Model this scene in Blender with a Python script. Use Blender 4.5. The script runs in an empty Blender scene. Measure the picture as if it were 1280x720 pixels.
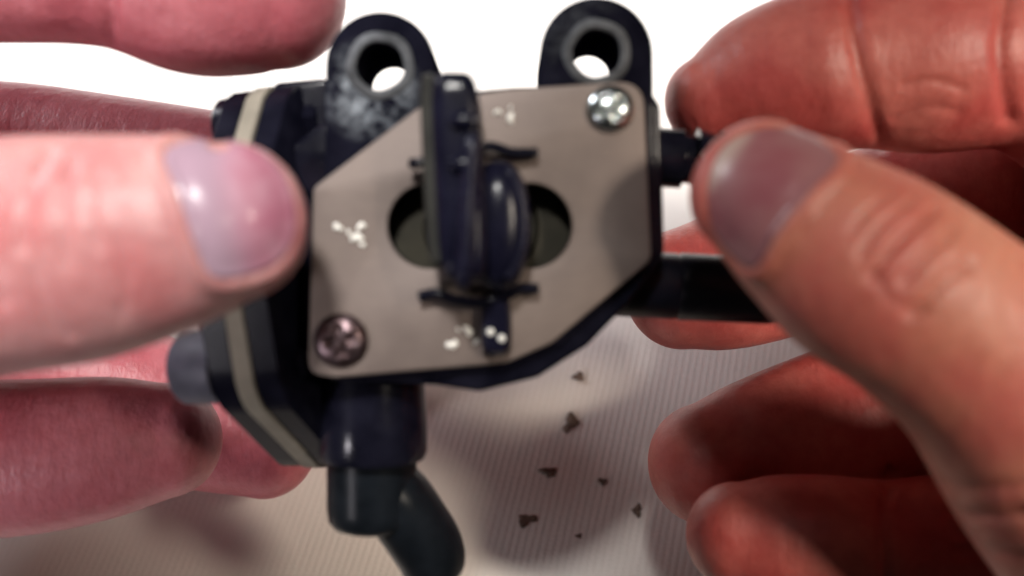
import bpy, bmesh, math, random
import numpy as np
from mathutils import Vector, Matrix
from mathutils.bvhtree import BVHTree

random.seed(4)
np.random.seed(4)
sc = bpy.context.scene
COL = sc.collection

# ------------------------------------------------------------------ frame
# The valve is modelled in millimetres on its own axes: u right, v up the
# plate, w out of the plate.  ROOT stands it, tilted, above the table (z = 0).
H = 0.072
PITCH = math.radians(60)
U = Vector((1, 0, 0))
W = Vector((0, -math.cos(PITCH), math.sin(PITCH)))
V = W.cross(U)
ROT = Matrix((U, V, W)).transposed().to_4x4()
ROOT = Matrix.Translation((0, 0, H)) @ ROT
DIST = 100.0                       # lens to plate, mm
PPM = 12.5                         # plate pixels per mm (1280 px picture)


def P(px, py, w=0.0):
    """point (mm, valve axes) at height w that is sighted at picture point px,py"""
    k = (DIST - w) / DIST / PPM
    return Vector(((px - 640) * k, (360 - py) * k, w))


# ------------------------------------------------------------------ camera
cam_d = bpy.data.cameras.new('camera')
cam = bpy.data.objects.new('camera', cam_d)
COL.objects.link(cam)
cam.matrix_world = ROOT @ Matrix.Translation((0, 0, DIST / 1000))
cam_d.sensor_width = 36
cam_d.lens = 36 * DIST / (1280 / PPM)
cam_d.clip_start = 0.005
cam_d.clip_end = 20
cam_d.dof.use_dof = True
cam_d.dof.focus_distance = 0.136
cam_d.dof.aperture_fstop = 12
sc.camera = cam

# ------------------------------------------------------------------ light
world = bpy.data.worlds.new('World')
sc.world = world
world.use_nodes = True
bg = world.node_tree.nodes['Background']
bg.inputs[0].default_value = (1.0, 0.93, 0.86, 1)
bg.inputs[1].default_value = 0.016


def area(name, loc, target, size, power, color):
    d = bpy.data.lights.new(name, 'AREA')
    d.shape = 'SQUARE'
    d.size = size
    d.energy = power
    d.color = color
    o = bpy.data.objects.new(name, d)
    COL.objects.link(o)
    o.location = loc
    o.rotation_euler = (Vector(target) - Vector(loc)).to_track_quat('-Z', 'Y').to_euler()
    return o


def spot(name, loc, target, size, blend, power, color, soft):
    d = bpy.data.lights.new(name, 'SPOT')
    d.energy = power
    d.color = color
    d.spot_size = math.radians(size)
    d.spot_blend = blend
    d.shadow_soft_size = soft
    o = bpy.data.objects.new(name, d)
    COL.objects.link(o)
    o.location = loc
    o.rotation_euler = (Vector(target) - Vector(loc)).to_track_quat('-Z', 'Y').to_euler()
    return o


spot('side_fill', (-0.28, -0.22, 0.20), (-0.074, -0.014, 0.068), 14.5, 0.9, 4.6, (1.0, 0.94, 0.99), 0.03)  # unseen spot, added to brighten the lower side of the left thumb
area('finger_fill', (-0.24, 0.16, 0.20), (-0.04, 0.03, 0.06), 0.08, 0.45, (0.95, 0.95, 1.0))  # unseen fill, added to lift the strip of left middle finger
spot('warm_fill', (0.25, -0.10, 0.37), (0.078, -0.002, 0.076), 22, 0.98, 11.5, (1.0, 0.87, 0.72), 0.045)  # unseen warm spot, added and aimed to brighten the right thumb
# two added, unseen spots: one lifts the left thumb, one whitens the cloth beyond
spot('thumb_fill', (-0.035, 0.012, 0.42), (-0.051, 0.006, 0.075), 24, 0.95, 7.8, (1.0, 0.97, 0.93), 0.025)
spot('cloth_fill', (0.0, 0.50, 0.60), (0, 0.499, 0), 73, 0.10, 60, (0.97, 0.99, 1.0), 0.03)

sc.view_settings.view_transform = 'Standard'
sc.view_settings.look = 'None'
sc.view_settings.gamma = 1
sc.view_settings.exposure = 0.0
sc.cycles.use_denoising = True


# ------------------------------------------------------------------ materials
def mat(name, color, rough=0.5, metal=0.0, spec=0.5):
    m = bpy.data.materials.new(name)
    m.use_nodes = True
    b = m.node_tree.nodes['Principled BSDF']
    b.inputs['Base Color'].default_value = (*color, 1)
    b.inputs['Roughness'].default_value = rough
    b.inputs['Metallic'].default_value = metal
    b.inputs['Specular IOR Level'].default_value = spec
    return m


def nodes(m):
    t = m.node_tree
    return t, t.nodes, t.links, t.nodes['Principled BSDF']


def coords(m, scale=1.0, rot=(0, 0, 0), sc3=None):
    t, n, l, b = nodes(m)
    tc = n.new('ShaderNodeTexCoord')
    mp = n.new('ShaderNodeMapping')
    mp.inputs['Scale'].default_value = sc3 or (scale,) * 3
    mp.inputs['Rotation'].default_value = rot
    l.new(tc.outputs['Object'], mp.inputs['Vector'])
    return mp.outputs['Vector']


def noise(m, scale, detail=4, rough=0.55, sc3=None):
    t, n, l, b = nodes(m)
    x = n.new('ShaderNodeTexNoise')
    x.inputs['Scale'].default_value = 1.0
    x.inputs['Detail'].default_value = detail
    x.inputs['Roughness'].default_value = rough
    l.new(coords(m, scale, sc3=sc3), x.inputs['Vector'])
    return x.outputs['Fac']


def ramp(m, fac, stops):
    t, n, l, b = nodes(m)
    r = n.new('ShaderNodeValToRGB')
    e = r.color_ramp.elements
    while len(e) < len(stops):
        e.new(0.5)
    for k, (p, c) in enumerate(stops):
        e[k].position = p
        e[k].color = (*c, 1)
    l.new(fac, r.inputs['Fac'])
    return r.outputs['Color']


def bump(m, fac, strength, dist, prev=None):
    t, n, l, b = nodes(m)
    x = n.new('ShaderNodeBump')
    x.inputs['Strength'].default_value = strength
    x.inputs['Distance'].default_value = dist
    l.new(fac, x.inputs['Height'])
    if prev is not None:
        l.new(prev, x.inputs['Normal'])
    return x.outputs['Normal']


def mixc(m, fac, a, bcol, mode='MIX'):
    t, n, l, b = nodes(m)
    x = n.new('ShaderNodeMix')
    x.data_type = 'RGBA'
    x.blend_type = mode
    for s, val in ((0, fac), (6, a), (7, bcol)):
        if isinstance(val, (int, float)):
            x.inputs[s].default_value = val
        elif isinstance(val, tuple):
            x.inputs[s].default_value = (*val, 1)
        else:
            l.new(val, x.inputs[s])
    return x.outputs[2]


def plastic(name, color, rough, var=0.5):
    m = mat(name, color, rough, spec=0.22)
    t, n, l, b = nodes(m)
    f = noise(m, 260, 5, 0.6)
    l.new(ramp(m, f, [(0.35, tuple(c * (1 - var * .5) for c in color)), (0.75, tuple(c * (1 + var) + 0.003 for c in color))]), b.inputs['Base Color'])
    r = n.new('ShaderNodeMapRange')
    r.inputs['To Min'].default_value = rough - 0.03
    r.inputs['To Max'].default_value = rough + 0.06
    l.new(noise(m, 700, 3), r.inputs['Value'])
    l.new(r.outputs[0], b.inputs['Roughness'])
    l.new(bump(m, noise(m, 3000, 3), 0.15, 0.0001), b.inputs['Normal'])
    return m


def skin(name, base, pale, red, palm, palm_red, rough, seed):
    """back of the hand (base, pale, red mottling) and the redder palm side"""
    m = mat(name, base, rough, spec=0.4)
    t, n, l, b = nodes(m)
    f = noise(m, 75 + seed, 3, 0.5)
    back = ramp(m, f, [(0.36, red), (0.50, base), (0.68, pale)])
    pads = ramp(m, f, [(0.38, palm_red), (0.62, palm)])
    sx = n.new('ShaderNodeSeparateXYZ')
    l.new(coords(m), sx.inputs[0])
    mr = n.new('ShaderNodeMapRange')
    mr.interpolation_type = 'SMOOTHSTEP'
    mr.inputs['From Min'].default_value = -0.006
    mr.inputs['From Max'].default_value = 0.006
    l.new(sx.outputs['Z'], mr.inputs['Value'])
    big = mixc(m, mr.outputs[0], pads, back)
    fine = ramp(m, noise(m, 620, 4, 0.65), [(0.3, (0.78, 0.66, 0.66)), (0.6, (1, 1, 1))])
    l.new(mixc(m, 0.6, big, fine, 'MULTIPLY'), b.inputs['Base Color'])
    b.inputs['Subsurface Weight'].default_value = 0.3
    b.inputs['Subsurface Radius'].default_value = (1.0, 0.22, 0.14)
    b.inputs['Subsurface Scale'].default_value = 0.0022
    v = n.new('ShaderNodeTexVoronoi')
    v.feature = 'DISTANCE_TO_EDGE'
    v.inputs['Scale'].default_value = 1.0
    l.new(coords(m, sc3=(1500, 900, 1200)), v.inputs['Vector'])
    n1 = bump(m, v.outputs['Distance'], 0.16, 0.00022)
    n2 = bump(m, noise(m, 420, 6, 0.65), 0.3, 0.0005, bump(m, noise(m, 1, 4, 0.6, sc3=(420, 130, 260)), 0.25, 0.0010, n1))
    l.new(n2, b.inputs['Normal'])
    return m


M_BODY = plastic('black_plastic', (0.005, 0.005, 0.011), 0.17)
M_HOUSING = plastic('housing_plastic', (0.005, 0.005, 0.011), 0.22)
M_HOUSING.node_tree.nodes['Principled BSDF'].inputs['Specular IOR Level'].default_value = 0.03
M_RUBBER = plastic('hose_rubber', (0.006, 0.008, 0.011), 0.3)
M_RUBBER.node_tree.nodes['Principled BSDF'].inputs['Specular IOR Level'].default_value = 0.12
M_SPIGOT = plastic('spigot_plastic', (0.007, 0.007, 0.014), 0.36)
M_GLOSS = plastic('knob_gloss', (0.009, 0.009, 0.022), 0.26)
M_KNOB = plastic('knob_plastic', (0.006, 0.006, 0.016), 0.2)
M_HOLE = plastic('rotor_plastic', (0.024, 0.021, 0.013), 0.6)
M_GASKET = plastic('gasket_fibre', (0.26, 0.235, 0.19), 0.75, 0.25)
M_GREYBOSS = plastic('grey_alloy', (0.075, 0.075, 0.10), 0.5, 0.5)

# satin steel of the dial plate: fine grain, finger grease
M_PLATE = mat('satin_steel', (0.30, 0.25, 0.225), 0.5, 0.35)
t, n, l, b = nodes(M_PLATE)
grain = noise(M_PLATE, 1, 5, 0.7, sc3=(260, 5200, 260))
smear = noise(M_PLATE, 120, 4, 0.6)
l.new(mixc(M_PLATE, 0.6, ramp(M_PLATE, smear, [(0.3, (0.165, 0.129, 0.115)), (0.7, (0.228, 0.181, 0.160))]),
           ramp(M_PLATE, grain, [(0.3, (0.82, 0.82, 0.84)), (0.7, (1, 1, 1))]), 'MULTIPLY'), b.inputs['Base Color'])
r_ = n.new('ShaderNodeMapRange')
r_.inputs['To Min'].default_value = 0.40
r_.inputs['To Max'].default_value = 0.62
l.new(smear, r_.inputs['Value'])
l.new(r_.outputs[0], b.inputs['Roughness'])
l.new(bump(M_PLATE, grain, 0.08, 0.0001), b.inputs['Normal'])

M_STEEL = mat('zinc_screw', (0.62, 0.66, 0.68), 0.24, 1.0)
t, n, l, b = nodes(M_STEEL)
l.new(ramp(M_STEEL, noise(M_STEEL, 700, 4), [(0.35, (0.42, 0.46, 0.42)), (0.65, (0.72, 0.78, 0.82))]), b.inputs['Base Color'])
M_DULL = mat('tarnished_screw', (0.20, 0.13, 0.14), 0.34, 0.9)
t, n, l, b = nodes(M_DULL)
l.new(ramp(M_DULL, noise(M_DULL, 600, 4), [(0.35, (0.07, 0.04, 0.038)), (0.65, (0.20, 0.145, 0.16))]), b.inputs['Base Color'])
M_GLINT = mat('white_glint', (0.92, 0.90, 0.84), 0.3, 0.0)  # white colour stands in for the glints of stamped marks
M_CHALK = plastic('chalky_wear', (0.10, 0.105, 0.115), 0.8, 0.9)

# black ear plastic with a pale scuffed zone round the bolt hole
def scuffed(name, centre, radius, amount):
    m = plastic(name, (0.007, 0.007, 0.014), 0.2)
    t, n, l, b = nodes(m)
    tc = n.new('ShaderNodeTexCoord')
    d = n.new('ShaderNodeVectorMath')
    d.operation = 'DISTANCE'
    st = n.new('ShaderNodeVectorMath')          # wear sits on the face only, not down the bore
    st.operation = 'MULTIPLY'
    st.inputs[1].default_value = (1, 1, 6)
    l.new(tc.outputs['Object'], st.inputs[0])
    l.new(st.outputs[0], d.inputs[0])
    d.inputs[1].default_value = Vector((centre[0], centre[1], centre[2] * 6)) * 0.001
    mr = n.new('ShaderNodeMapRange')
    mr.inputs['From Min'].default_value = radius * 0.001
    mr.inputs['From Max'].default_value = radius * 0.0004
    mr.inputs['To Max'].default_value = amount
    l.new(d.outputs['Value'], mr.inputs['Value'])
    mu = n.new('ShaderNodeMath')
    mu.operation = 'MULTIPLY'
    rr = n.new('ShaderNodeMapRange')
    rr.inputs['From Min'].default_value = 0.42
    rr.inputs['From Max'].default_value = 0.62
    l.new(noise(m, 420, 6, 0.75), rr.inputs['Value'])
    l.new(mr.outputs[0], mu.inputs[0])
    l.new(rr.outputs[0], mu.inputs[1])
    old = b.inputs['Base Color'].links[0].from_socket
    b.inputs['Specular IOR Level'].default_value = 0.0
    l.new(mixc(m, mu.outputs[0], old, (0.30, 0.33, 0.37)), b.inputs['Base Color'])
    return m


M_SKIN_L = skin('skin_left_lit', (0.56, 0.265, 0.26), (0.64, 0.35, 0.325), (0.54, 0.195, 0.195), (0.52, 0.165, 0.19), (0.46, 0.115, 0.14), 0.42, 0)  # the thumb's overexposed paleness is put into this skin colour
M_SKIN_R = skin('skin_right', (0.56, 0.200, 0.145), (0.62, 0.27, 0.195), (0.53, 0.145, 0.12), (0.48, 0.138, 0.115), (0.40, 0.072, 0.066), 0.45, 9)  # same person's other hand, skin mixed darker and redder
M_NAIL_L = mat('nail_pink', (0.47, 0.20, 0.26), 0.24)
M_NAIL_R = mat('nail_mauve', (0.30, 0.115, 0.125), 0.36)
for m in (M_NAIL_L, M_NAIL_R):
    t, n, l, b = nodes(m)
    c = b.inputs['Base Color'].default_value[:3]
    l.new(ramp(m, noise(m, 200, 3), [(0.35, (c[0] * .92, c[1] * .72, c[2] * .8)), (0.62, (min(1, c[0] * 1.08), c[1] * 1.25, c[2] * 1.2))]), b.inputs['Base Color'])
    l.new(bump(m, noise(m, 1, 3, sc3=(300, 1600, 600)), 0.2, 0.0001), b.inputs['Normal'])
    b.inputs['Coat Weight'].default_value = 0.3
    b.inputs['Coat Roughness'].default_value = 0.15

t, n, l, b = nodes(M_NAIL_L)
tc_ = n.new('ShaderNodeTexCoord')
dt = n.new('ShaderNodeVectorMath')
dt.operation = 'DOT_PRODUCT'
l.new(tc_.outputs['Object'], dt.inputs[0])
nd = Vector((0.98, 0.20, 0)).normalized()
dt.inputs[1].default_value = nd
edge = (P(272, 262, 21) * .001).dot(nd)
mr_ = n.new('ShaderNodeMapRange')
mr_.interpolation_type = 'SMOOTHSTEP'
mr_.inputs['From Min'].default_value = edge - .0014
mr_.inputs['From Max'].default_value = edge + .0022
l.new(dt.outputs['Value'], mr_.inputs['Value'])
l.new(mixc(M_NAIL_L, mr_.outputs[0], (0.44, 0.29, 0.365), b.inputs['Base Color'].links[0].from_socket), b.inputs['Base Color'])

t, n, l, b = nodes(M_NAIL_R)
tc_ = n.new('ShaderNodeTexCoord')
dt = n.new('ShaderNodeVectorMath')
dt.operation = 'DOT_PRODUCT'
l.new(tc_.outputs['Object'], dt.inputs[0])
nd = Vector((-0.80, 0.60, 0)).normalized()
dt.inputs[1].default_value = nd
edge = (P(912, 205, 15) * .001).dot(nd)
mr_ = n.new('ShaderNodeMapRange')
mr_.interpolation_type = 'SMOOTHSTEP'
mr_.inputs['From Min'].default_value = edge - .0008
mr_.inputs['From Max'].default_value = edge + .0006
l.new(dt.outputs['Value'], mr_.inputs['Value'])
l.new(mixc(M_NAIL_R, mr_.outputs[0], b.inputs['Base Color'].links[0].from_socket, (0.50, 0.36, 0.31)), b.inputs['Base Color'])

M_CLOTH = mat('ribbed_cloth', (0.78, 0.75, 0.72), 0.85, spec=0.2)
t, n, l, b = nodes(M_CLOTH)
l.new(ramp(M_CLOTH, noise(M_CLOTH, 30, 4), [(0.3, (0.71, 0.65, 0.60)), (0.7, (0.80, 0.755, 0.715))]), b.inputs['Base Color'])
l.new(bump(M_CLOTH, noise(M_CLOTH, 1, 3, sc3=(2500, 2500, 2500)), 0.35, 0.0003), b.inputs['Normal'])
M_CRUMB = mat('dark_crumb', (0.028, 0.018, 0.014), 0.85)
t, n, l, b = nodes(M_CRUMB)
l.new(ramp(M_CRUMB, noise(M_CRUMB, 1500, 3), [(0.35, (0.09, 0.058, 0.043)), (0.7, (0.22, 0.155, 0.12))]), b.inputs['Base Color'])


# ------------------------------------------------------------------ mesh tools
def smooth(me, on=True):
    me.polygons.foreach_set('use_smooth', [on] * len(me.polygons))
    me.update()


def mesh_obj(name, verts_mm, faces, material, parent=None, sm=True, label=None, auto=None):
    """one mesh object; vertices in mm on the valve's own axes"""
    me = bpy.data.meshes.new(name)
    me.from_pydata([(x * .001, y * .001, z * .001) for x, y, z in verts_mm], [], faces)
    bm = bmesh.new()
    bm.from_mesh(me)
    bmesh.ops.recalc_face_normals(bm, faces=bm.faces)
    bm.to_mesh(me)
    bm.free()
    me.materials.append(material)
    if sm:
        smooth(me)
        if auto:
            me.set_sharp_from_angle(angle=math.radians(auto))
    o = bpy.data.objects.new(name, me)
    COL.objects.link(o)
    if parent is not None:
        o.parent = parent
    if label:
        o['label'] = label
    return o


def rounded(poly, radius, seg=6):
    """round the corners of a closed polygon (list of (x, y) or (x, y, r))"""
    out = []
    N = len(poly)
    for i in range(N):
        p = Vector(poly[i][:2])
        r = poly[i][2] if len(poly[i]) > 2 else radius
        a = Vector(poly[i - 1][:2]) - p
        c = Vector(poly[(i + 1) % N][:2]) - p
        la, lc = a.length, c.length
        a.normalize(); c.normalize()
        ang = a.angle(c)
        if r <= 0 or ang > 3.1:
            out.append(tuple(p)); continue
        tl = min(r / math.tan(ang / 2), la * .48, lc * .48)
        p0, p1 = p + a * tl, p + c * tl
        for k in range(seg + 1):
            s = k / seg
            out.append(tuple((1 - s) ** 2 * p0 + 2 * s * (1 - s) * p + s * s * p1))
    return out


def circle(cx, cy, rx, ry=None, nseg=40):
    ry = ry or rx
    return [(cx + rx * math.cos(2 * math.pi * k / nseg), cy + ry * math.sin(2 * math.pi * k / nseg)) for k in range(nseg)]


def slab(name, outer, holes, w0, w1, bev, material, parent, label=None):
    """extruded outline with holes and rounded edges"""
    cu = bpy.data.curves.new(name + '_outline', 'CURVE')
    cu.dimensions = '2D'
    cu.fill_mode = 'BOTH'
    for poly in [outer] + list(holes):
        s = cu.splines.new('POLY')
        s.points.add(len(poly) - 1)
        for q, (x, y) in zip(s.points, poly):
            q.co = (x, y, 0, 1)
        s.use_cyclic_u = True
    cu.extrude = (w1 - w0) / 2 - bev
    cu.bevel_depth = bev
    cu.bevel_resolution = 3
    cu.offset = -bev
    tmp = bpy.data.objects.new('outline', cu)
    COL.objects.link(tmp)
    bpy.context.view_layer.update()
    me = bpy.data.meshes.new_from_object(tmp.evaluated_get(bpy.context.evaluated_depsgraph_get()))
    bpy.data.objects.remove(tmp)
    bpy.data.curves.remove(cu)
    me.name = name
    me.materials.clear()
    co = np.empty(len(me.vertices) * 3)
    me.vertices.foreach_get('co', co)
    co = co.reshape(-1, 3)
    co[:, 2] += (w0 + w1) / 2
    me.vertices.foreach_set('co', (co * .001).ravel())
    bm = bmesh.new()
    bm.from_mesh(me)
    bmesh.ops.remove_doubles(bm, verts=bm.verts, dist=1e-6)
    bmesh.ops.recalc_face_normals(bm, faces=bm.faces)
    bm.to_mesh(me)
    bm.free()
    me.materials.append(material)
    smooth(me)
    me.set_sharp_from_angle(angle=math.radians(38))
    o = bpy.data.objects.new(name, me)
    COL.objects.link(o)
    o.parent = parent
    if label:
        o['label'] = label
    return o


def lathe(profile, p0, axis, nseg=40, ref=None, lobes=None):
    """profile: list of (distance along the axis, radius); returns verts, faces"""
    axis = Vector(axis).normalized()
    ref = Vector(ref) if ref else (Vector((0, 0, 1)) if abs(axis.z) < .9 else Vector((1, 0, 0)))
    e1 = (ref - axis * ref.dot(axis)).normalized()
    e2 = axis.cross(e1)
    vs, fs = [], []
    for d, r in profile:
        for k in range(nseg):
            a = 2 * math.pi * k / nseg
            rr = r * (lobes(a) if lobes else 1)
            vs.append(Vector(p0) + axis * d + (e1 * math.cos(a) + e2 * math.sin(a)) * rr)
    for i in range(len(profile) - 1):
        for k in range(nseg):
            k2 = (k + 1) % nseg
            fs.append((i * nseg + k, i * nseg + k2, (i + 1) * nseg + k2, (i + 1) * nseg + k))
    fs.append(tuple(range(nseg)))
    fs.append(tuple((len(profile) - 1) * nseg + k for k in range(nseg)))
    return vs, fs


def catmull(pts, per):
    pts = np.array(pts, float)
    q = np.vstack([2 * pts[0] - pts[1], pts, 2 * pts[-1] - pts[-2]])
    out = []
    for i in range(1, len(q) - 2):
        for k in range(per):
            s = k / per
            a, b_, c, d = q[i - 1], q[i], q[i + 1], q[i + 2]
            out.append(.5 * (2 * b_ + (c - a) * s + (2 * a - 5 * b_ + 4 * c - d) * s * s + (3 * b_ - a - 3 * c + d) * s ** 3))
    out.append(pts[-1])
    return np.array(out)


def tube(path, nseg=28, up=(0, 0, 1)):
    """path rows: x, y, z, half width, half depth (mm) -> closed tube"""
    path = np.array(path, float)
    vs, fs = [], []
    up = Vector(up)
    n_ = len(path)
    for i in range(n_):
        t_ = Vector(path[min(i + 1, n_ - 1), :3] - path[max(i - 1, 0), :3]).normalized()
        s_ = t_.cross(up).normalized()
        d_ = s_.cross(t_)
        c = Vector(path[i, :3])
        for k in range(nseg):
            a = 2 * math.pi * k / nseg
            vs.append(c + s_ * math.cos(a) * max(path[i, 3], .01) + d_ * math.sin(a) * max(path[i, 4], .01))
    for i in range(n_ - 1):
        for k in range(nseg):
            k2 = (k + 1) % nseg
            fs.append((i * nseg + k, i * nseg + k2, (i + 1) * nseg + k2, (i + 1) * nseg + k))
    fs.append(tuple(range(nseg)))
    fs.append(tuple((n_ - 1) * nseg + k for k in range(nseg)))
    return vs, fs


def join(*parts):
    vs, fs = [], []
    for v, f in parts:
        o = len(vs)
        vs += list(v)
        fs += [tuple(i + o for i in q) for q in f]
    return vs, fs


# ------------------------------------------------------------------ table cloth (ribbed)
def make_cloth():
    pitch, size = 0.00115, 0.9
    nr = int(size / pitch)
    per, nl = 6, 44
    a = math.radians(-14)                    # the ribs run a little askew
    x = np.arange(nr * per + 1) * (pitch / per) - size / 2
    y = np.linspace(-size / 2, size / 2, nl + 1)
    X, Y = np.meshgrid(x, y, indexing='ij')
    ph = (X / pitch) % 1.0
    Z = 0.00008 * (np.abs(np.sin(np.pi * ph)) - 1.0)
    Z += 0.0012 * np.sin(X * 31 + 1.0 + Y * 9) * np.sin(Y * 23 + 0.6) - 0.0012
    co = np.stack([X * math.cos(a) - Y * math.sin(a), X * math.sin(a) + Y * math.cos(a) + 0.18, Z], -1).reshape(-1, 3)
    m_ = nl + 1
    i = np.arange(nr * per)[:, None] * m_ + np.arange(nl)[None, :]
    q = np.stack([i, i + m_, i + m_ + 1, i + 1], -1).reshape(-1, 4)
    me = bpy.data.meshes.new('table_cloth')
    me.vertices.add(len(co)); me.vertices.foreach_set('co', co.ravel())
    me.loops.add(q.size); me.loops.foreach_set('vertex_index', q.ravel().astype(np.int32))
    me.polygons.add(len(q))
    me.polygons.foreach_set('loop_start', np.arange(0, q.size, 4, dtype=np.int32))
    me.update(calc_edges=True)
    me.validate()
    smooth(me)
    me.materials.append(M_CLOTH)
    o = bpy.data.objects.new('table_cloth', me)
    COL.objects.link(o)
    o['kind'] = 'structure'
    o['label'] = 'pale finely ribbed cloth under the hands'


make_cloth()

# ------------------------------------------------------------------ the valve
valve = bpy.data.objects.new('fuel_valve', None)
COL.objects.link(valve)
valve.matrix_world = ROOT
valve['label'] = 'black plastic fuel valve with steel dial plate and turn knob held between both hands'
valve['category'] = 'fuel valve'


def Q(px, py, w=0.0):
    p = P(px, py, w)
    return (p.x, p.y)


hole = []
hx, hy = Q(600, 283)
for q in range(48):
    a = 2 * math.pi * q / 48
    hole.append((hx + (4.9 if math.cos(a) > 0 else -4.9) + 4.25 * math.cos(a), hy + 4.25 * math.sin(a)))

# --- main body behind the plate
wB = -1.2
body_px = [(402, 250), (470, 190, ), (540, 118), (640, 108), (806, 104), (826, 130), (831, 318), (785, 380), (735, 432), (672, 472), (600, 490), (545, 482), (405, 476), (396, 440)]
body = slab('body', rounded([Q(x, y, wB) for x, y in [q[:2] for q in body_px]], 2.0), [hole], -21, wB, 0.5, M_BODY, valve)
# a waist under the plate, seen as a thin step
slab('body_rim', rounded([Q(x, y, wB) for x, y in [(396, 300), (400, 246), (520, 150), (640, 114), (800, 108), (815, 130), (820, 318), (700, 432), (560, 470), (405, 470), (394, 440)]], 2.0),
     [hole], wB - 2, -0.35, 0.3, M_BODY, valve)


# --- mounting ears
def ear(cx, cy, ro, rh, x0, x1, ybot, w0, w1, amount, scuff_px):
    c = Q(cx, cy, w1)
    k = (DIST - w1) / DIST / PPM
    out = []
    R = ro * k
    bl, br = Q(x0, ybot, w1), Q(x1, ybot, w1)
    for q in range(25):
        a = math.pi * q / 24
        out.append((c[0] + R * math.cos(a), c[1] + R * math.sin(a)))
    out += [bl, br]
    m = scuffed('scuffed_plastic', (Q(*scuff_px, w1) + (w1,)), 5.6, amount)
    e = slab('mounting_ear', out, [circle(*c, rh * k)], w0, w1, 0.55, m, valve)
    # raised worn lip round the bolt hole
    vs, fs = [], []
    prof = [(rh * k * 1.0, -0.3), (rh * k * 1.02, 0.22), (rh * k * 1.14, 0.3), (rh * k * 1.3, 0.2), (rh * k * 1.44, 0.0), (rh * k * 1.44, -.3)]
    ns = 48
    for r, h in prof:
        for q in range(ns):
            a = 2 * math.pi * q / ns
            rr = r * (1 + .02 * math.sin(5 * a + cx))
            vs.append((c[0] + rr * math.cos(a), c[1] + rr * math.sin(a), w1 + h))
    for i in range(len(prof)):
        j = (i + 1) % len(prof)
        for q in range(ns):
            fs.append((i * ns + q, i * ns + (q + 1) % ns, j * ns + (q + 1) % ns, j * ns + q))
    mesh_obj('hole_lip', vs, fs, M_CHALK, e)
    return e


ear(475, 82, 69, 30, 404, 546, 230, -13.5, -1.0, 0.95, (462, 112))
ear(746, 66, 71, 30, 675, 818, 180, -13.5, -1.0, 0.12, (720, 40))

# --- the steel dial plate
plate_px = [(393, 236, 1.2), (532, 130, 1.0), (634, 113, 1.0), (803, 102, 2.6), (813, 325, 1.6), (690, 428, 3.0), (633, 453, 3.0), (420, 471, 2.0), (387, 466, 2.6)]
plate = slab('dial_plate', rounded([(*Q(x, y), r) for x, y, r in plate_px], 2.0), [hole], -0.35, 0.75, 0.22, M_PLATE, valve,
             'grey satin steel dial plate with chamfered corners')


def screw(px, py, r, material, turn, label):
    c = Vector((*Q(px, py, 1.5), 0.7))
    nr_, na = 22, 72
    vs, fs = [], []
    for i in range(nr_ + 1):
        rr = r * i / nr_
        for k in range(na):
            a = 2 * math.pi * k / na
            s = i / nr_
            h = 1.25 * math.sqrt(max(0, 1 - (s * .985) ** 2)) + .15
            x, y = rr * math.cos(a + 0), rr * math.sin(a)
            xr = x * math.cos(turn) + y * math.sin(turn)
            yr = -x * math.sin(turn) + y * math.cos(turn)
            d = min(max(abs(xr) - .17 * r, abs(yr) - .55 * r), max(abs(yr) - .17 * r, abs(xr) - .55 * r), rr - .27 * r)
            h -= 0.9 * min(1, max(0, .5 - d / (.09 * r)))
            vs.append((c.x + x, c.y + y, c.z + h))
    for i in range(nr_):
        for k in range(na):
            k2 = (k + 1) % na
            fs.append((i * na + k, i * na + k2, (i + 1) * na + k2, (i + 1) * na + k))
    base = len(vs)
    for k in range(na):
        v_ = vs[nr_ * na + k]
        vs.append((v_[0], v_[1], c.z - .2))
    for k in range(na):
        k2 = (k + 1) % na
        fs.append((nr_ * na + k, nr_ * na + k2, base + k2, base + k))
    return mesh_obj('screw', vs, fs, material, plate, label=label)


screw(764, 135, 2.35, M_STEEL, 0.5, 'bright zinc cross-head screw in the upper right corner')
screw(425, 426, 2.7, M_DULL, 0.2, 'tarnished cross-head screw in the lower left corner')

# stamped marks at the three dial positions, their glints put in as white beads
def glint_bead(px, py, r):
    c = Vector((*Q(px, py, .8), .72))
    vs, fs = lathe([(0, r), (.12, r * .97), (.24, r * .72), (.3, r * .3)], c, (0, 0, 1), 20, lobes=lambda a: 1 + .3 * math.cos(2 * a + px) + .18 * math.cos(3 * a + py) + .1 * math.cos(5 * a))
    return mesh_obj('stamp_glint', vs, fs, M_GLINT, plate)


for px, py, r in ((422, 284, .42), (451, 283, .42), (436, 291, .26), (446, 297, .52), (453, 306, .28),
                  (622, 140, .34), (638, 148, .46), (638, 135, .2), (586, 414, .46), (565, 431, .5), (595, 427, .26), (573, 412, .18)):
    glint_bead(px, py, r)

# --- rotor seen through the slot
vs, fs = lathe([(-8, 9.9), (0, 9.9), (.3, 9.6), (.35, 6.0), (-.6, 5.7), (-.6, 0.2)], (hx, hy, -3.6), (0, 0, 1), 48)
mesh_obj('rotor', vs, fs, M_HOLE, valve, auto=35)


# --- turn knob: tall fin, round hub with side lobe, pointer, retaining spring


def loft(sections, name, material, parent, auto=50):
    """sections: list of closed rings with equal counts (mm)"""
    vs = [p for s in sections for p in s]
    n_ = len(sections[0])
    fs = []
    for i in range(len(sections) - 1):
        for k in range(n_):
            k2 = (k + 1) % n_
            fs.append((i * n_ + k, i * n_ + k2, (i + 1) * n_ + k2, (i + 1) * n_ + k))
    fs.append(tuple(range(n_)))
    fs.append(tuple((len(sections) - 1) * n_ + k for k in range(n_)))
    return mesh_obj(name, vs, fs, material, parent, auto=auto)


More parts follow.
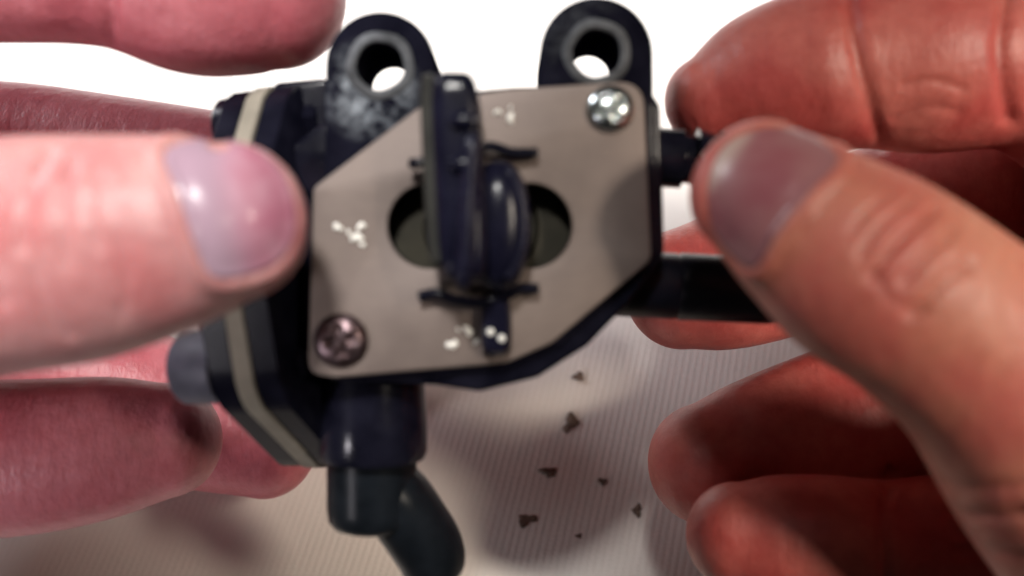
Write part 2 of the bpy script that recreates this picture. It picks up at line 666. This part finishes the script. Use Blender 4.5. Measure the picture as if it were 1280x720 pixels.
def stad(cx, cy, hw, hh, w, lean=0.0, n_=40, pw=3.2):
    """super-ellipse ring"""
    out = []
    for k in range(n_):
        a = 2 * math.pi * k / n_
        ca, sa = math.cos(a), math.sin(a)
        x = hw * math.copysign(abs(ca) ** (2 / pw), ca)
        y = hh * math.copysign(abs(sa) ** (2 / pw), sa)
        out.append((cx + x + lean * y, cy + y, w))
    return out


def kx(px, w): return P(px, 0, w).x
def ky(py, w): return P(0, py, w).y


# hub (round, right of the fin)
cx, cy = kx(624, 2), ky(283, 2)
hub = loft([stad(cx, cy, 3.0, 6.2, -6, pw=2.2), stad(cx, cy, 3.1, 6.4, 3.2, pw=2.2), stad(cx, cy, 2.95, 6.1, 4.6, pw=2.2),
            stad(cx, cy, 2.3, 5.0, 5.6, pw=2.2), stad(cx, cy, 1.2, 3.2, 6.1, pw=2.2), stad(cx, cy, .3, .8, 6.2, pw=2.2)], 'turn_knob', M_KNOB, valve, 60)
hub['label'] = 'black plastic turn knob in the middle of the plate'
# fin of the knob: tall blade, wider at the top end
def fin(w, shrink):
    x0, x1 = kx(547, w) + shrink, kx(602, w) - shrink
    y0, y1 = ky(362, w) + shrink, ky(97, w) - shrink
    return stad((x0 + x1) / 2, (y0 + y1) / 2, (x1 - x0) / 2, (y1 - y0) / 2, w, lean=-0.035, n_=48, pw=5)


def ring_fin(xa, xb, ya, yb, w, lean=-.05, pw=5):
    return stad((xa + xb) / 2, (ya + yb) / 2, (xb - xa) / 2, (yb - ya) / 2, w, lean=lean, n_=56, pw=pw)


f0 = kx(548, 3); f1 = kx(607, 3)
g0 = ky(352, 3); g1 = ky(104, 3)
fin_o = loft([ring_fin(f0, f1, g0, g1, 1.0), ring_fin(f0, f1, g0, g1, 8.2), ring_fin(f0 + .15, f1 - .15, g0 + .2, g1 - .2, 9.0),
              ring_fin(f0 + .6, f1 - .6, g0 + .7, g1 - .7, 9.5), ring_fin(f0 + 1.2, f1 - 1.2, g0 + 2, g1 - 2, 9.55)], 'finger_fin', M_KNOB, hub, 55)
# olive side cheek on the left of the fin, spine and ribs on top
ck = plastic('dusty_plastic', (0.022, 0.022, 0.019), 0.6, 0.6)
a0, a1 = kx(531, 6), kx(554, 6)
loft([ring_fin(a0, a1, ky(335, 2), ky(108, 2), 1.0, pw=4), ring_fin(a0, a1, ky(335, 2), ky(108, 2), 8.0, pw=4), ring_fin(a0 + .3, a1 - .2, ky(330, 2), ky(112, 2), 8.6, pw=4)], 'fin_cheek', ck, hub)
v_, f_ = tube(catmull([(*P(592, 168, 9.2), .55, .6), (*P(590, 185, 9.6), .8, .95), (*P(586, 240, 9.6), .85, 1.0), (*P(583, 300, 9.6), .85, 1.0), (*P(580, 345, 9.4), .8, .9), (*P(579, 358, 8.8), .5, .6)], 5), 18)
mesh_obj('fin_spine', v_, f_, M_GLOSS, hub)
for py in (205, 150):
    loft([stad(kx(580, 10), ky(py, 10), 1.5, .9, 9.0, pw=2.4), stad(kx(580, 10), ky(py, 10), 1.4, .8, 10.0, pw=2.4), stad(kx(580, 10), ky(py, 10), .7, .4, 10.4, pw=2.4)], 'fin_lug', M_KNOB, hub)
# crescent lobe on the hub
arc = []
for k in range(13):
    a = math.radians(-75 + 150 * k / 12)
    arc.append((cx + 2.35 * math.cos(a), cy + 5.3 * math.sin(a), 5.3, .6, .6))
v_, f_ = tube(arc, 14)
mesh_obj('hub_ridge', v_, f_, M_GLOSS, hub)
# pointer towards the lower mark
pw0 = [stad(kx(620, 2), ky(408, 2), 1.5, 2.9, w, pw=4) for w in (.8, 2.0)]
loft(pw0 + [stad(kx(620, 2), ky(408, 2), 1.15, 2.5, 2.6, pw=4)], 'pointer', M_KNOB, hub)
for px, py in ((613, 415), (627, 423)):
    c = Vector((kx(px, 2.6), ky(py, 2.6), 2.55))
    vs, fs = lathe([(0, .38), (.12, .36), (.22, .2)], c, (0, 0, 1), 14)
    mesh_obj('pointer_glint', vs, fs, M_GLINT, hub)  # glint of a stamped mark, put in as a white bead
# retaining spring: bowed arms sticking out over the plate
def wire(pts, r, name):
    pth = catmull([(*P(x, y, w), r, r) for x, y, w in pts], 6)
    v_, f_ = tube(pth, 12)
    return mesh_obj(name, v_, f_, M_BODY, hub)


wire([(513, 204, 2.6), (522, 204, 2.8), (545, 198, 2.6), (580, 192, 2.6), (612, 183, 2.6), (640, 191, 2.2), (672, 191, 1.8)], .52, 'spring_arm')
wire([(524, 371, 1.8), (545, 367, 2.0), (570, 375, 2.2), (600, 378, 2.4), (632, 370, 2.2), (650, 361, 2.0), (673, 361, 1.8)], .55, 'spring_arm')

# --- diaphragm housing at the left: flange, gasket, lid (axis along u, tilted a few degrees)
tl = math.radians(3.5)
ax = Vector((-math.cos(tl), -math.sin(tl), -math.sin(math.radians(13)))).normalized()   # outwards, to the left
hc = Vector((-22.6, 2.0, -18.0))


def octo(a):
    """octagon with rounded corners"""
    s = (a + .2 + math.pi / 8) % (math.pi / 4) - math.pi / 8
    return min(1 / math.cos(s), 1.06)


R_ = 21.3
v1, f1_ = lathe([(-9.5, 11), (-9.3, 12.5), (-8.6, 13.2), (-4.3, 14.8), (-4.0, 15.6), (-3.7, R_ - .5), (-3.4, R_), (-.9, R_), (-.75, R_ - .25)], hc, ax, 96, lobes=octo)
mesh_obj('housing_flange', v1, f1_, M_HOUSING, valve, auto=35)
v1, f1_ = lathe([(-.75, R_ - .1), (-.7, R_ + .25), (1.15, R_ + .25), (1.2, R_ - .1)], hc, ax, 96, lobes=octo)
mesh_obj('gasket', v1, f1_, M_GASKET, valve, auto=35, label='beige fibre gasket between flange and lid')
v1, f1_ = lathe([(1.2, R_ - .2), (1.4, R_ + .05), (3.9, R_), (4.4, R_ - .6), (4.6, 17), (7.6, 15.6), (8.3, 14.6), (8.5, 3)], hc, ax, 96, lobes=octo)
lid = mesh_obj('housing_lid', v1, f1_, M_HOUSING, valve, auto=35)
# through screws of the lid, on corner bosses
for k in range(4):
    a = math.radians(-31 + 90 * k)
    e1 = (Vector((0, 0, 1)) - ax * ax.z).normalized(); e2 = ax.cross(e1)
    d = e1 * math.cos(a) + e2 * math.sin(a)
    c = hc + d * (R_ - 2.6)
    v1, f1_ = lathe([(4.2, 3.9), (8.4, 3.8), (9.0, 3.3), (9.1, 1.0)] if k == 0 else [(4.2, 3.3), (5.8, 3.2), (6.2, 2.8), (6.3, 1.0)], c, ax, 28)
    mesh_obj('lid_boss', v1, f1_, M_GREYBOSS if k == 0 else M_BODY, lid, auto=40)
    v1, f1_ = lathe([(-3.3, 1.6), (-4.8, 1.6), (-5.1, 1.2)], c, ax, 6)
    mesh_obj('nut', v1, f1_, M_BODY, lid, auto=30)
# inner neck between housing and body
v1, f1_ = lathe([(0, 11), (11, 11.5)], hc - ax * 17, ax, 48)
mesh_obj('housing_neck', v1, f1_, M_BODY, valve, auto=40)
# corner boss under the left ear
slab('corner_boss', rounded([Q(x, y, -4) for x, y in ((352, 190), (405, 150), (470, 190), (405, 262), (378, 240))], 1.6), [], -16, -4, .6, M_BODY, valve)

slab('housing_bridge', rounded([Q(x, y, -7) for x, y in ((332, 118), (345, 102), (412, 96), (418, 205), (345, 210), (326, 170))], 1.2), [], -28, -7, .6, M_BODY, valve)

# --- outlet at the lower left: collar and rubber elbow
c0 = P(466, 440, -9)
v1, f1_ = lathe([(0, 5.5), (6.5, 5.9), (9.8, 5.9), (10.6, 5.6), (10.9, 4.6)], c0 + Vector((0, -1, 0)), (0.0, -1, -.02), 44)
mesh_obj('outlet_collar', v1, f1_, M_BODY, valve, auto=40)
up_ = lathe([(0, 4.9), (7.6, 4.95), (8.9, 4.8), (9.7, 4.2), (10.1, 3.0), (10.2, .5)], P(465, 548, -10), (0, -1, -.03), 40)
lo_ = tube(catmull([(*P(472, 592, -10), 3.2, 3.4), (*P(494, 622, -10.5), 4.0, 4.1), (*P(516, 654, -11.5), 4.05, 4.1), (*P(534, 682, -12.5), 4.0, 4.05),
                    (*P(542, 704, -13.2), 3.7, 3.7), (*P(545, 716, -13.6), 3.0, 3.0), (*P(546, 722, -13.8), 1.6, 1.6)], 6), 32)
v1, f1_ = join(up_, lo_)
elbow = mesh_obj('rubber_elbow', v1, f1_, M_RUBBER, valve, auto=60, label='matt black rubber elbow on the outlet')
v1, f1_ = lathe([(0, 5.0), (.3, 5.25), (1.4, 5.25), (1.7, 5.0)], P(466, 556, -10), (0, -1, 0), 40)
mesh_obj('elbow_lip', v1, f1_, M_RUBBER, elbow, auto=50)

# --- two spigots at the right
def spigot(px0, py0, py1, w, r, length, barb):
    a = P(px0, py0, w)
    d = (P(960, py1, w) - a).normalized()
    if barb:
        prof = [(0, r), (3.4, r), (3.6, r * .82), (4.8, r * .82), (4.9, r * 1.06), (7.2, r * .86), (7.3, r * 1.05), (9.6, r * .86), (9.7, r * 1.05), (12.4, r * .8)]
    else:
        prof = [(0, r), (6.4, r), (6.7, r * .97), (7.0, r * 1.02), (length - 2.4, r * 1.0), (length - 1, r * .94), (length, r * .7)]
    v_, f_ = lathe(prof, a, d, 40)
    return mesh_obj('hose_spigot', v_, f_, M_BODY if barb else M_SPIGOT, valve, auto=40)


spigot(812, 196, 206, -7, 3.15, 14, True)
spigot(770, 354, 364, -9, 3.6, 19, False)


# ------------------------------------------------------------------ hands
def finger(rows, per=7, nseg=30, tip=True):
    """rows: picture px, py, height w, half width px, depth ratio ; last row = tip"""
    pts = []
    for px, py, w, r, dr in rows:
        p = P(px, py, w)
        k = (DIST - w) / DIST / PPM
        pts.append((p.x, p.y, p.z, r * k, r * k * dr))
    pth = catmull(pts, per)
    if tip:                        # round the last stretch off
        a, b_ = pth[-1].copy(), pth[-1].copy()
        d = pth[-1, :3] - pth[-2, :3]
        d /= np.linalg.norm(d)
        L = pth[-1, 3] * .92
        extra = []
        for k in range(1, 9):
            s = k / 8
            q = pth[-1].copy()
            q[:3] = pth[-1, :3] + d * L * math.sin(s * math.pi / 2)
            q[3:] = pth[-1, 3:] * max(.02, math.cos(s * math.pi / 2))
            extra.append(q)
        pth = np.vstack([pth, extra])
    return tube(pth, nseg)


def blob(px, py, w, rx, ry, rz, nlat=16, nlon=28):
    c = P(px, py, w)
    vs, fs = [], []
    for i in range(nlat + 1):
        th = math.pi * (i + .001) / (nlat + .002)
        for k in range(nlon):
            a = 2 * math.pi * k / nlon
            vs.append(c + Vector((rx * math.sin(th) * math.cos(a), ry * math.sin(th) * math.sin(a), rz * math.cos(th))))
    for i in range(nlat):
        for k in range(nlon):
            k2 = (k + 1) % nlon
            fs.append((i * nlon + k, i * nlon + k2, (i + 1) * nlon + k2, (i + 1) * nlon + k))
    fs.append(tuple(range(nlon)))
    fs.append(tuple(nlat * nlon + k for k in range(nlon)))
    return vs, fs


def fuse(name, parts, material, voxel=0.5, it=10):
    """one continuous skin out of overlapping volumes"""
    me = bpy.data.meshes.new(name)
    vs, fs = join(*parts)
    me.from_pydata([tuple(v) for v in vs], [], fs)
    bm = bmesh.new()
    bm.from_mesh(me)
    bmesh.ops.recalc_face_normals(bm, faces=bm.faces)
    bm.to_mesh(me)
    bm.free()
    tmp = bpy.data.objects.new(name, me)
    COL.objects.link(tmp)
    md = tmp.modifiers.new('r', 'REMESH')
    md.mode = 'VOXEL'
    md.voxel_size = voxel
    sm = tmp.modifiers.new('s', 'SMOOTH')
    sm.factor = .5
    sm.iterations = it
    bpy.context.view_layer.update()
    out = bpy.data.meshes.new_from_object(tmp.evaluated_get(bpy.context.evaluated_depsgraph_get()))
    bpy.data.objects.remove(tmp)
    out.name = name
    return out


def arrays(me):
    n_ = len(me.vertices)
    co = np.empty(n_ * 3); me.vertices.foreach_get('co', co)
    no = np.empty(n_ * 3); me.vertices.foreach_get('normal', no)
    return co.reshape(-1, 3), no.reshape(-1, 3)


def sight(co):
    k = (DIST - co[:, 2]) / DIST / PPM
    return 640 + co[:, 0] / k, 360 - co[:, 1] / k


def seg_dist(px, py, line):
    d = np.full(len(px), 1e9)
    for (x0, y0), (x1, y1) in zip(line[:-1], line[1:]):
        vx, vy = x1 - x0, y1 - y0
        s = np.clip(((px - x0) * vx + (py - y0) * vy) / (vx * vx + vy * vy), 0, 1)
        d = np.minimum(d, np.hypot(px - x0 - s * vx, py - y0 - s * vy))
    return d


def crease(me, items):
    """press folds (or raise swellings) into the skin: (polyline, half width px, depth mm, wmin, wmax)"""
    co, no = arrays(me)
    px, py = sight(co)
    move = np.zeros(len(co))
    face = np.clip(no[:, 2] * 1.6, 0, 1)
    for line, wd, dep, w0, w1 in items:
        if len(line) > 2:
            line = [tuple(q) for q in catmull(line, 5)]
        d = seg_dist(px, py, line)
        ok = (co[:, 2] > w0) & (co[:, 2] < w1)
        move -= dep * np.exp(-(d / wd) ** 2) * face * ok
    co = co + no * move[:, None]
    me.vertices.foreach_set('co', co.ravel())
    me.update()


def outline_inside(px, py, poly):
    """signed: distance to the outline, negative inside"""
    d = seg_dist(px, py, poly + [poly[0]])
    ins = np.zeros(len(px), bool)
    for (x0, y0), (x1, y1) in zip(poly, poly[1:] + poly[:1]):
        c = ((y0 > py) != (y1 > py)) & (px < (x1 - x0) * (py - y0) / (y1 - y0 + 1e-9) + x0)
        ins ^= c
    return np.where(ins, -d, d)


def closed(poly, per=8):
    q = np.array(poly + poly[:3], float)
    out = []
    for i in range(1, len(poly) + 1):
        a, b_, c, d = q[i - 1], q[i], q[i + 1], q[(i + 2) % len(q)] if i + 2 < len(q) else q[(i + 2) - len(poly)]
        for k in range(per):
            s = k / per
            out.append(tuple(.5 * (2 * b_ + (c - a) * s + (2 * a - 5 * b_ + 4 * c - d) * s * s + (3 * b_ - a - 3 * c + d) * s ** 3)))
    return out


def nail_bed(me, poly, wmin, sink=.4, wall=.5):
    """sink the bed under a nail and raise the skin fold round it"""
    co, no = arrays(me)
    px, py = sight(co)
    d = outline_inside(px, py, poly)
    face = np.clip(no[:, 2] * 2, 0, 1) * (co[:, 2] > wmin)
    mv = np.where(d < 0, -sink * np.clip(-d / 8, 0, 1), wall * np.exp(-((d - 9) / 9) ** 2))
    co = co + no * (mv * face)[:, None]
    me.vertices.foreach_set('co', co.ravel())
    me.update()


def nail(name, me, poly, lift, material, parent, thick=.35, crown=.3, nr_=14):
    """a curved plate laid over the finger end, following the skin below it"""
    bvh = BVHTree.FromPolygons([v.co for v in me.vertices], [tuple(p.vertices) for p in me.polygons])
    cxm = sum(p[0] for p in poly) / len(poly)
    cym = sum(p[1] for p in poly) / len(poly)
    na = len(poly)
    top = []
    eye = Vector((0, 0, DIST))

    def hit(x, y):
        d = (P(x, y, 0) - eye).normalized()
        h, nn, _, _ = bvh.ray_cast(eye, d)
        if h is not None and h.z < 3:          # slipped past the finger end
            h = None
        return h, nn
    rings = []
    for i in range(nr_ + 1):
        s = i / nr_
        for x, y in poly:
            h, nn = hit(cxm + (x - cxm) * s, cym + (y - cym) * s)
            if h is None:
                h, nn, _, _ = bvh.find_nearest(P(cxm + (x - cxm) * s * .96, cym + (y - cym) * s * .96, 8))
            rings.append((h, nn, s))
    n_ = len(rings)
    # smooth heights along the rings so the plate stays glassy
    hs = np.array([tuple(r[0]) for r in rings]).reshape(nr_ + 1, na, 3)
    for _ in range(6):
        hs[1:-1] = .5 * hs[1:-1] + .125 * (hs[2:] + hs[:-2]) + .125 * (np.roll(hs[1:-1], 1, 1) + np.roll(hs[1:-1], -1, 1))
    ns = np.array([tuple(r[1]) for r in rings]).reshape(nr_ + 1, na, 3)
    for _ in range(10):
        ns = .5 * ns + .25 * (np.roll(ns, 1, 1) + np.roll(ns, -1, 1))
    ns /= np.linalg.norm(ns, axis=2, keepdims=True)
    s = np.linspace(0, 1, nr_ + 1)[:, None, None]
    topv = hs + ns * (lift + crown * (1 - s ** 4))
    low = hs - ns * .25
    vs = [tuple(v) for v in topv.reshape(-1, 3)] + [tuple(v) for v in low[-1]]
    fs = []
    for i in range(nr_):
        for k in range(na):
            k2 = (k + 1) % na
            fs.append((i * na + k, i * na + k2, (i + 1) * na + k2, (i + 1) * na + k))
    b0 = (nr_ + 1) * na
    for k in range(na):
        k2 = (k + 1) % na
        fs.append((nr_ * na + k, nr_ * na + k2, b0 + k2, b0 + k))
    return mesh_obj(name, vs, fs, material, parent)


def finish_hand(me, material, label):
    co, no = arrays(me)
    me.vertices.foreach_set('co', (co * .001).ravel())
    me.materials.clear()
    me.materials.append(material)
    smooth(me)
    o = bpy.data.objects.new('hand', me)
    COL.objects.link(o)
    o.matrix_world = ROOT
    o['label'] = label
    o['category'] = 'hand'
    o['group'] = 'hands holding the valve'
    return o


# ---- the hand on the left of the picture
L_thumb = finger([(-420, 420, 4, 170, .95), (-250, 372, 8, 160, .9), (-100, 338, 12, 155, .85), (0, 321, 13.5, 150, .82), (100, 311, 14, 144, .78),
                  (190, 296, 14, 130, .76), (250, 285, 13.8, 116, .76), (292, 277, 13.2, 101, .78)])
L_index = finger([(-420, 150, -22, 120, 1), (-260, 0, -17, 110, 1), (-100, -44, -15, 103, .95), (20, -47, -14, 99, .95), (140, -40, -14, 99, .92), (240, -18, -14, 110, .92), (310, -8, -14.5, 102, .92), (350, -4, -15, 90, .92)])
L_middle = finger([(-420, 260, -30, 110, 1), (-200, 195, -42, 95, 1), (0, 190, -48, 88, .95), (150, 205, -49, 84, .95), (320, 225, -49, 78, .95)])
L_ring = finger([(-420, 420, -30, 110, 1), (-200, 445, -42, 105, 1), (0, 460, -46, 98, .9), (140, 490, -48, 92, .9), (250, 530, -50, 82, .9), (335, 558, -51, 66, .95)])
L_pinky = finger([(-420, 520, -20, 110, 1), (-250, 570, -22, 104, 1), (-80, 575, -24, 100, .98), (40, 570, -24, 97, .95), (140, 558, -25, 88, .95), (210, 550, -26, 72, .95)])
L_palm = [blob(-430, 330, -12, 22, 27, 19), blob(-600, 340, -12, 20, 24, 17)]
L_wrist = tube(catmull([(*P(-560, 345, -12), 22, 15), (*P(-800, 370, -10), 21, 15), (*P(-1050, 390, -8), 22, 16)], 5), 30)
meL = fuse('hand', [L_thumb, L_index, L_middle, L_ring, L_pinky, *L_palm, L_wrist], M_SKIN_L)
nail_L = closed([(206, 192), (250, 176), (305, 182), (345, 206), (366, 248), (368, 292), (352, 322), (318, 341), (268, 346), (244, 305), (224, 245)])
crease(meL, [
    ([(138, -60), (136, 0), (141, 62)], 9, .7, -40, 4), ([(90, -60), (60, 0), (52, 50)], 40, -.4, -40, 4),
    ([(300, 60), (240, 20), (200, 30)], 30, .15, -40, 4),
    ([(60, 190), (35, 240), (28, 310)], 7, 0.42, 0, 40), ([(92, 200), (78, 250), (82, 330)], 6, 0.33, 0, 40),
    ([(8, 230), (-10, 300), (0, 380)], 8, 0.45, 0, 40), ([(120, 215), (112, 260), (125, 310)], 5, 0.24, 0, 40),
    ([(40, 340), (60, 390), (85, 420)], 7, 0.27, 0, 40), ([(150, 300), (158, 350), (150, 395)], 6, 0.18, 0, 40),
    ([(180, 180), (205, 176), (250, 168)], 8, -.3, 0, 40),
])
nail_bed(meL, nail_L, 3)
raw = meL.copy()
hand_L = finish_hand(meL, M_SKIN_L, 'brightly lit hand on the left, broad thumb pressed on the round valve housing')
nail('thumbnail', raw, nail_L, .18, M_NAIL_L, hand_L)

# ---- the hand on the right of the picture
R_thumb = finger([(1480, 720, 0, 190, .9), (1350, 590, 6, 160, .9), (1248, 462, 9, 138, .86), (1155, 382, 11, 130, .84), (1074, 330, 12, 128, .80), (1012, 285, 12, 112, .76), (968, 252, 11, 97, .76), (946, 236, 10.2, 89, .78)])
R_index = finger([(1520, 260, -18, 140, 1), (1380, 130, -18, 118, 1), (1290, 84, -17, 108, 1), (1250, 80, -17, 106, 1), (1165, 78, -16, 114, .98), (1105, 80, -16, 109, .95), (1068, 84, -16, 103, .95), (1000, 92, -16, 99, .95), (940, 106, -16, 85, .95), (884, 128, -16, 58, .95)])
R_middle = finger([(1520, 300, -26, 130, 1), (1380, 235, -34, 105, 1), (1290, 230, -37, 100, 1), (1150, 262, -38, 97, .95), (1000, 318, -37, 96, .95), (910, 350, -36, 88, .95), (850, 362, -36, 76, .95)])
R_ring = finger([(1520, 440, -24, 130, 1), (1400, 440, -32, 112, 1), (1290, 465, -34, 108, 1), (1150, 505, -34, 107, .95), (1020, 546, -33, 102, .95), (930, 570, -33, 90, .95), (880, 580, -32, 76, .95)])
R_pinky = finger([(1520, 600, -14, 130, 1), (1400, 650, -18, 100, 1), (1290, 672, -19, 92, 1), (1190, 682, -19, 90, .95), (1110, 684, -19, 84, .95), (1030, 680, -18, 86, .95), (960, 674, -18, 80, .95), (918, 668, -18, 66, .95)])
R_palm = [blob(1560, 420, -12, 20, 33, 20), blob(1480, 690, -4, 16, 20, 15), blob(1700, 480, -10, 22, 27, 18)]
R_web = finger([(1500, 600, -4, 150, .9), (1440, 400, -8, 130, .9), (1420, 260, -13, 120, .9), (1440, 130, -17, 120, .95)], tip=False)
R_wrist = tube(catmull([(*P(1700, 480, -10), 24, 16), (*P(1900, 560, -8), 22, 16), (*P(2150, 640, -6), 23, 17)], 5), 30)
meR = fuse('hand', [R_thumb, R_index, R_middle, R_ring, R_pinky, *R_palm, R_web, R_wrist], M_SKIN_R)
nail_R = closed([(1047, 200), (1018, 172), (975, 160), (930, 168), (900, 190), (886, 230), (890, 280), (914, 318), (944, 334), (972, 290), (1012, 240)])
crease(meR, [
    ([(1062, -20), (1068, 40), (1080, 100), (1100, 180)], 9, .75, -40, 4), ([(1030, 30), (1035, 90), (1050, 150)], 22, -.3, -40, 4),
    ([(1262, -10), (1252, 60), (1262, 150)], 10, .8, -40, 4), ([(1130, 108), (1165, 100), (1205, 112)], 5, .25, -40, 4), ([(1120, 150), (1160, 135), (1200, 140)], 6, .18, -40, 4),
    ([(1168, 262), (1125, 300), (1090, 345)], 7, 0.57, 0, 40), ([(1142, 250), (1102, 282), (1078, 318)], 6, 0.45, 0, 40), ([(1195, 285), (1160, 318), (1128, 352)], 7, 0.45, 0, 40),
    ([(1120, 240), (1088, 262), (1064, 290)], 5, 0.3, 0, 40), ([(1210, 330), (1180, 350), (1140, 395)], 8, 0.38, 0, 40), ([(1100, 350), (1120, 378), (1160, 392)], 6, 0.24, 0, 40),
    ([(1190, 640), (1230, 645), (1290, 640)], 7, .7, -20, 40), ([(1180, 600), (1220, 612), (1290, 605)], 7, .45, -20, 40), ([(1195, 690), (1240, 690), (1290, 700)], 7, .6, -20, 40),
    ([(1112, 590), (1106, 650), (1112, 740)], 8, .8, -40, 0),
])
nail_bed(meR, nail_R, 2)
rawR = meR.copy()
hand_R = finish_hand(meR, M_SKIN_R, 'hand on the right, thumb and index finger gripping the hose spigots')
nail('thumbnail', rawR, nail_R, .15, M_NAIL_R, hand_R)


# ------------------------------------------------------------------ crumbs on the cloth
def ground(px, py):
    a = cam.matrix_world.translation
    d = (ROOT @ (P(px, py, 0) * .001)) - a
    return a - d * (a.z / d.z)


def crumb(px, py, sx, sy, ang, label):
    g = ground(px, py)
    bm = bmesh.new()
    bmesh.ops.create_icosphere(bm, subdivisions=3, radius=1)
    rs = random.Random(px)
    ph = [rs.uniform(0, 6.28) for _ in range(6)]
    for v in bm.verts:
        az = math.atan2(v.co.y, v.co.x)
        k = 1 + .30 * math.sin(3 * az + ph[0]) + .2 * math.sin(2 * az + ph[1]) + .13 * math.sin(7 * az + ph[2]) + .1 * math.sin(6 * v.co.z + ph[3])
        v.co = Vector((v.co.x * sx * k, v.co.y * sy * k, max(-.25, v.co.z) * .3 * min(sx, sy) * k)) * .001
    me = bpy.data.meshes.new('crumb')
    bm.to_mesh(me)
    bm.free()
    me.materials.append(M_CRUMB)
    smooth(me)
    o = bpy.data.objects.new('crumb', me)
    COL.objects.link(o)
    o.location = (g.x, g.y, -.0009)
    o.rotation_euler = (0, 0, ang)
    o['label'] = label
    o['category'] = 'crumb'
    o['group'] = 'dark crumbs on the cloth'


crumb(724, 468, .75, .9, .5, 'small faint crumb on the ribbed cloth nearest under the dial plate')
crumb(714, 526, 1.5, 1.1, .9, 'largest dark crumb on the ribbed cloth below the plate')
crumb(686, 588, 1.2, .7, .1, 'flat dark crumb midway between elbow hose and the lower right fingers')
crumb(658, 648, 1.4, 1.0, .0, 'broad blurred crumb right of the rubber elbow, near the lower edge')
crumb(754, 600, .65, .6, .3, 'tiny crumb left of the dark ring fingertip of the right hand')
crumb(797, 636, .75, .9, .2, 'small crumb close beside the lowest fingertip of the right hand')
crumb(724, 668, .45, .4, .2, 'lowest and smallest speck of crumb on the cloth')
